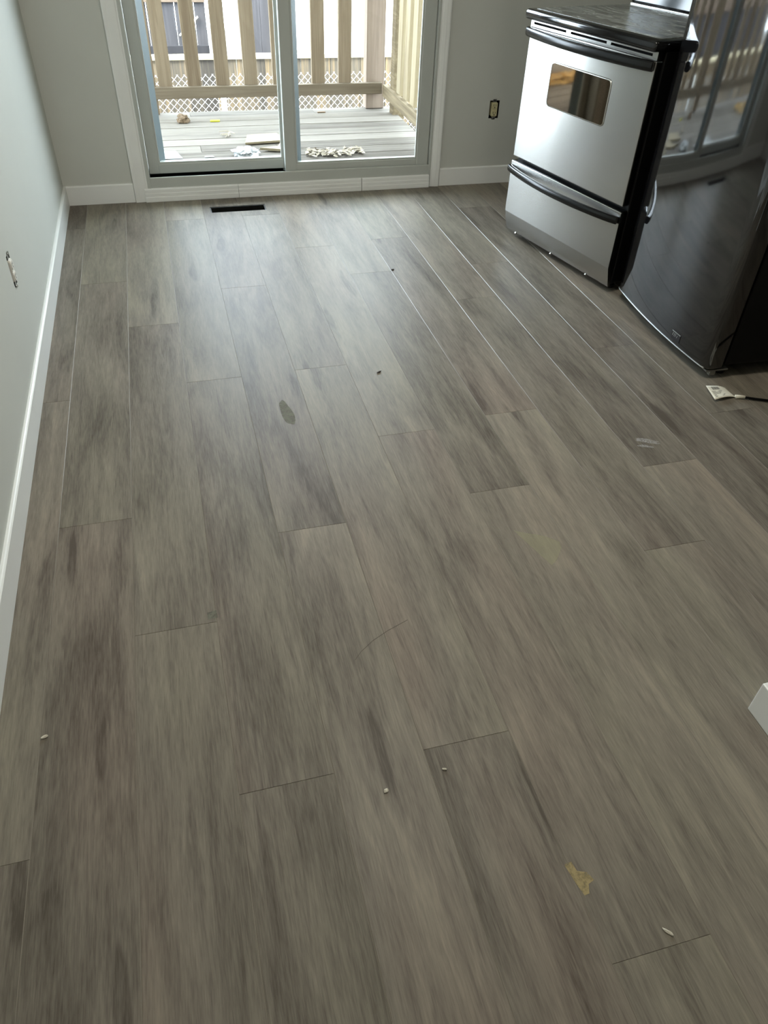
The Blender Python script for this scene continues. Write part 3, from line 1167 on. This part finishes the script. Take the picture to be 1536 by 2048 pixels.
# ---------------------------------------------------------------- chain-link fence, board fence and the buildings behind
cl = tag(empty('chain_link_fence', (1.2, 7.0, -1.0)), 'silver chain-link fence behind the deck railing', 'fence')
bm = bmesh.new()
sp, hz = 0.056, 1.02
x = -3.2
while x < 4.6:
    for s, yy in ((1, 0.0), (-1, 0.0035)):
        xa, xb = (x, x + hz) if s > 0 else (x + hz, x)
        tube(bm, [(xa, yy, 0.0), (xb, yy, hz)], 0.0022, 3, cap=False)
    x += sp
link('mesh', bm, MAT['galv'], cl)
for px in (-1.4, 0.545 - 1.2, 2.9):
    bm = bmesh.new()
    tube(bm, [(px, 0.045, 0), (px, 0.045, 1.03)], 0.024, 12)
    link('post', bm, MAT['galv'], cl, True)

bf = tag(empty('board_fence', (1.0, 7.32, -1.0)), 'pale vertical board fence with a cream top cap', 'fence')
bm = bmesh.new()
lay = bm.faces.layers.float.new('rnd')
x = -4.0
while x < 5.5:
    w = random.uniform(0.085, 0.15)
    n0 = len(bm.faces)
    box(bm, x + 0.002, x + w - 0.002, 0.0, 0.02, 0.0, 1.065)
    bm.faces.ensure_lookup_table()
    r = random.random()
    for f in bm.faces[n0:]:
        f[lay] = r
    x += w
link('boards', bm, MAT['fenceboard'], bf)
link('cap', bbox(-4.0, 5.5, -0.012, 0.07, 1.066, 1.098, 0.003), MAT['fencecap'], bf)

shed = tag(empty('shed', (0.3, 9.0, -1.0)), 'grey plank shed behind the fence at left', 'shed')
bm = bmesh.new()
lay = bm.faces.layers.float.new('rnd')
x = -4.0
while x < 0.29:
    w = min(random.uniform(0.12, 0.19), 0.30 - x)
    n0 = len(bm.faces)
    box(bm, x + 0.003, x + w - 0.003, 0.0, 0.03, 0.0, 2.6)
    bm.faces.ensure_lookup_table()
    r = random.random()
    for f in bm.faces[n0:]:
        f[lay] = r
    x += w
link('wall', bm, MAT['shed'], shed)
link('sill_board', bbox(-4.0, 0.30, -0.03, 0.0, 0.78, 0.90, 0.004), MAT['shed'], shed)
link('band_board', bbox(-4.0, 0.30, -0.02, 0.0, 1.262, 1.40, 0.004), MAT['shedbrown'], shed)
bm = bmesh.new()
tube(bm, [(0.02, -0.02, 0.985), (0.22, -0.02, 1.145)], 0.009, 8)
link('conduit', bm, MAT['housewhite'], shed)

house = tag(empty('house', (1.6, 9.0, -1.0)), 'off-white stucco house wall behind the fence at right', 'house')
link('wall', bbox(-0.26, 4.2, 0.0, 0.2, 0.0, 3.4, 0), MAT['stucco'], house)
link('base_trim', bbox(-0.26, 4.2, -0.03, 0.0, 0.80, 0.855, 0.004), MAT['housewhite'], house)
link('corner_trim', bbox(-0.34, -0.26, -0.02, 0.2, 0.0, 3.4, 0.003), MAT['housewhite'], house)
gate = tag(empty('side_gate', (1.0, 9.0, -1.0)), 'light grey plank gate between the shed and the house', 'gate')
bm = bmesh.new()
lay = bm.faces.layers.float.new('rnd')
for k in range(3):
    n0 = len(bm.faces)
    box(bm, -0.07 + k * 0.107, 0.034 + k * 0.107, 0.02, 0.05, 0.0, 2.4)
    bm.faces.ensure_lookup_table()
    for f in bm.faces[n0:]:
        f[lay] = 0.75 + 0.1 * k
link('boards', bm, MAT['shed'], gate)
link('frame', bbox(-0.20, -0.075, 0.0, 0.06, 0.0, 2.5, 0.004), MAT['housewhite'], gate)
dp = tag(empty('downspout', (0.69, 8.93, -1.0)), 'cream metal downspout at the corner of the grey shed', 'downspout')
link('pipe', bbox(-0.035, 0.035, -0.025, 0.025, 0.0, 3.0, 0.008), MAT['housewhite'], dp)
for zz in (0.9, 1.22):
    link('strap', bbox(-0.045, 0.045, -0.03, 0.045, zz, zz + 0.03, 0.003), MAT['galv'], dp)

# ---------------------------------------------------------------- litter on the deck
dzt = DZ + 0.002


def slab(name, pts, t, mat, loc, tilt=(0, 0, 0), label=None, cat=None, wob=0.0, group=None):
    bm = prism(pts, 0.0, t, 'Z')
    if wob:
        for v in bm.verts:
            v.co.z += wob * mnoise.noise(Vector((v.co.x * 9, v.co.y * 9, 1)))
    o = link(name, bm, mat, loc=loc, rot=tilt)
    tag(o, label, cat, group)
    return o


slab('plywood_scrap', [(-0.13, -0.09), (0.13, -0.075), (0.11, 0.085), (-0.09, 0.075)], 0.012, MAT['cardboard'], (0.640, 5.325, dzt + 0.006), (0.03, 0, 0.05),
     'pale plywood scrap on the deck, farther of the two', 'wood scrap')
slab('plywood_scrap', [(-0.10, -0.03), (0.04, -0.07), (0.15, -0.03), (0.16, 0.09), (0.06, 0.12), (0.02, 0.01)], 0.014, MAT['cardboard'], (0.690, 5.120, dzt + 0.003), (0, 0.03, 0),
     'tan plywood scrap lying close to the glass door', 'wood scrap')


def crumple(name, loc, sx, sy, sz, mat, label, cat, seed, freq=7):
    bm = bmesh.new()
    bmesh.ops.create_icosphere(bm, subdivisions=4, radius=1.0)
    for v in bm.verts:
        nn = 1 + 0.45 * mnoise.noise(v.co * freq * 0.25 + Vector((seed, 0, 0))) + 0.22 * mnoise.noise(v.co * freq * 0.7 + Vector((0, seed, 0)))
        v.co = Vector((v.co.x * sx * nn, v.co.y * sy * nn, max(0.0, (v.co.z * nn + 0.55)) * sz))
    o = link(name, bm, mat, loc=loc)
    tag(o, label, cat)
    return o


crumple('plastic_bag', (0.490, 5.005, dzt), 0.075, 0.075, 0.03, MAT['plasticwrap'], 'crumpled white plastic lying on the deck boards', 'plastic bag', 4, 9)
crumple('dirt_lump', (0.160, 5.835, dzt), 0.040, 0.03, 0.035, MAT['brownlump'], 'brown lump on the deck below the left railing', 'debris', 9)
slab('yellow_scrap', [(-0.035, -0.012), (0.03, -0.016), (0.036, 0.012), (-0.028, 0.015)], 0.008, MAT['yellow'], (0.376, 5.835, dzt), (0, 0, 0.05),
     'small bright yellow scrap on the deck boards', 'debris')
slab('paper_sheet', [(-0.10, -0.085), (0.085, -0.09), (0.05, 0.085), (-0.11, 0.09)], 0.004, MAT['plasticwrap'], (0.020, 5.075, dzt + 0.002), (0, 0, 0.0),
     'white sheet of paper on the deck at far left', 'paper', 0.006)
slab('paper_scrap', [(-0.03, -0.012), (0.03, -0.01), (0.022, 0.016), (-0.026, 0.012)], 0.004, MAT['plasticwrap'], (0.265, 5.000, dzt + 0.002), (0, 0, 0.1),
     'small white paper scrap between sheet and crumpled plastic', 'paper', 0.004)
slab('dark_scrap', [(-0.03, -0.01), (0.03, -0.012), (0.028, 0.010), (-0.028, 0.012)], 0.006, MAT['brownlump'], (1.165, 5.99, dzt), (0, 0, 0.05),
     'thin dark scrap at the far edge of the deck', 'debris')
tw = bmesh.new()
for k in range(7):
    a = random.uniform(0, PI)
    c = Vector((0.43 + random.uniform(-0.03, 0.03), 5.47 + random.uniform(-0.03, 0.03), dzt + 0.004 + 0.003 * k))
    d = Vector((math.cos(a), math.sin(a), 0)) * random.uniform(0.02, 0.045)
    tube(tw, [c - d, c + Vector((0, 0, 0.003)), c + d], 0.003, 6)
tag(link('twigs', tw, MAT['leaf']), 'little tangle of dry twigs on the deck', 'twigs', kind='stuff')
lv = bmesh.new()
rr = random.Random(5)
for k in range(230):
    u = rr.random()
    x = 0.87 + 0.37 * u
    yy = 4.975 + rr.gauss(0, 0.030) + 0.02 * math.sin(u * 9)
    L_, wd = rr.uniform(0.012, 0.026), rr.uniform(0.005, 0.010)
    z = dzt + 0.002 + abs(rr.gauss(0, 0.004)) * (1 - abs(u - 0.55))
    R = Matrix.Rotation(rr.uniform(0, 6.28), 3, 'Z') @ Matrix.Rotation(rr.gauss(0, 0.45), 3, 'X') @ Matrix.Rotation(rr.gauss(0, 0.3), 3, 'Y')
    pts = [(-L_, 0, 0), (-L_ * 0.3, wd, 0.002), (L_ * 0.5, wd * 0.8, 0.003), (L_, 0, 0), (L_ * 0.4, -wd, 0.002), (-L_ * 0.4, -wd * 0.9, 0.003)]
    vs = [lv.verts.new(Vector((x, yy, z + 0.006)) + R @ Vector(p)) for p in pts]
    lv.faces.new(vs)
tag(link('leaf_litter', lv, MAT['leaf']), 'pale dry leaf litter on the deck just outside the door', 'leaves', kind='stuff')

MAT['goldleaf'] = wood('golden_dry_leaves', (140, 108, 64), (214, 180, 120), (236, 210, 160), 'X')
gv = bmesh.new()
for k in range(420):
    x, yy = -1.6 + rr.uniform(-0.6, 0.65), 5.66 + rr.uniform(-0.15, 0.15)
    L_, wd = rr.uniform(0.02, 0.036), rr.uniform(0.010, 0.018)
    R = Matrix.Rotation(rr.uniform(0, 6.28), 3, 'Z') @ Matrix.Rotation(rr.gauss(0, 0.35), 3, 'X')
    pts = [(-L_, 0, 0), (-L_ * 0.3, wd, 0.002), (L_ * 0.5, wd * 0.8, 0.003), (L_, 0, 0), (L_ * 0.4, -wd, 0.002), (-L_ * 0.4, -wd * 0.9, 0.003)]
    gv.faces.new([gv.verts.new(Vector((x, yy, dzt + 0.008 + rr.uniform(0, 0.012))) + R @ Vector(p)) for p in pts])
tag(link('leaf_drift', gv, MAT['goldleaf']), 'drift of golden dry leaves at the left end of the deck', 'leaves', kind='stuff')
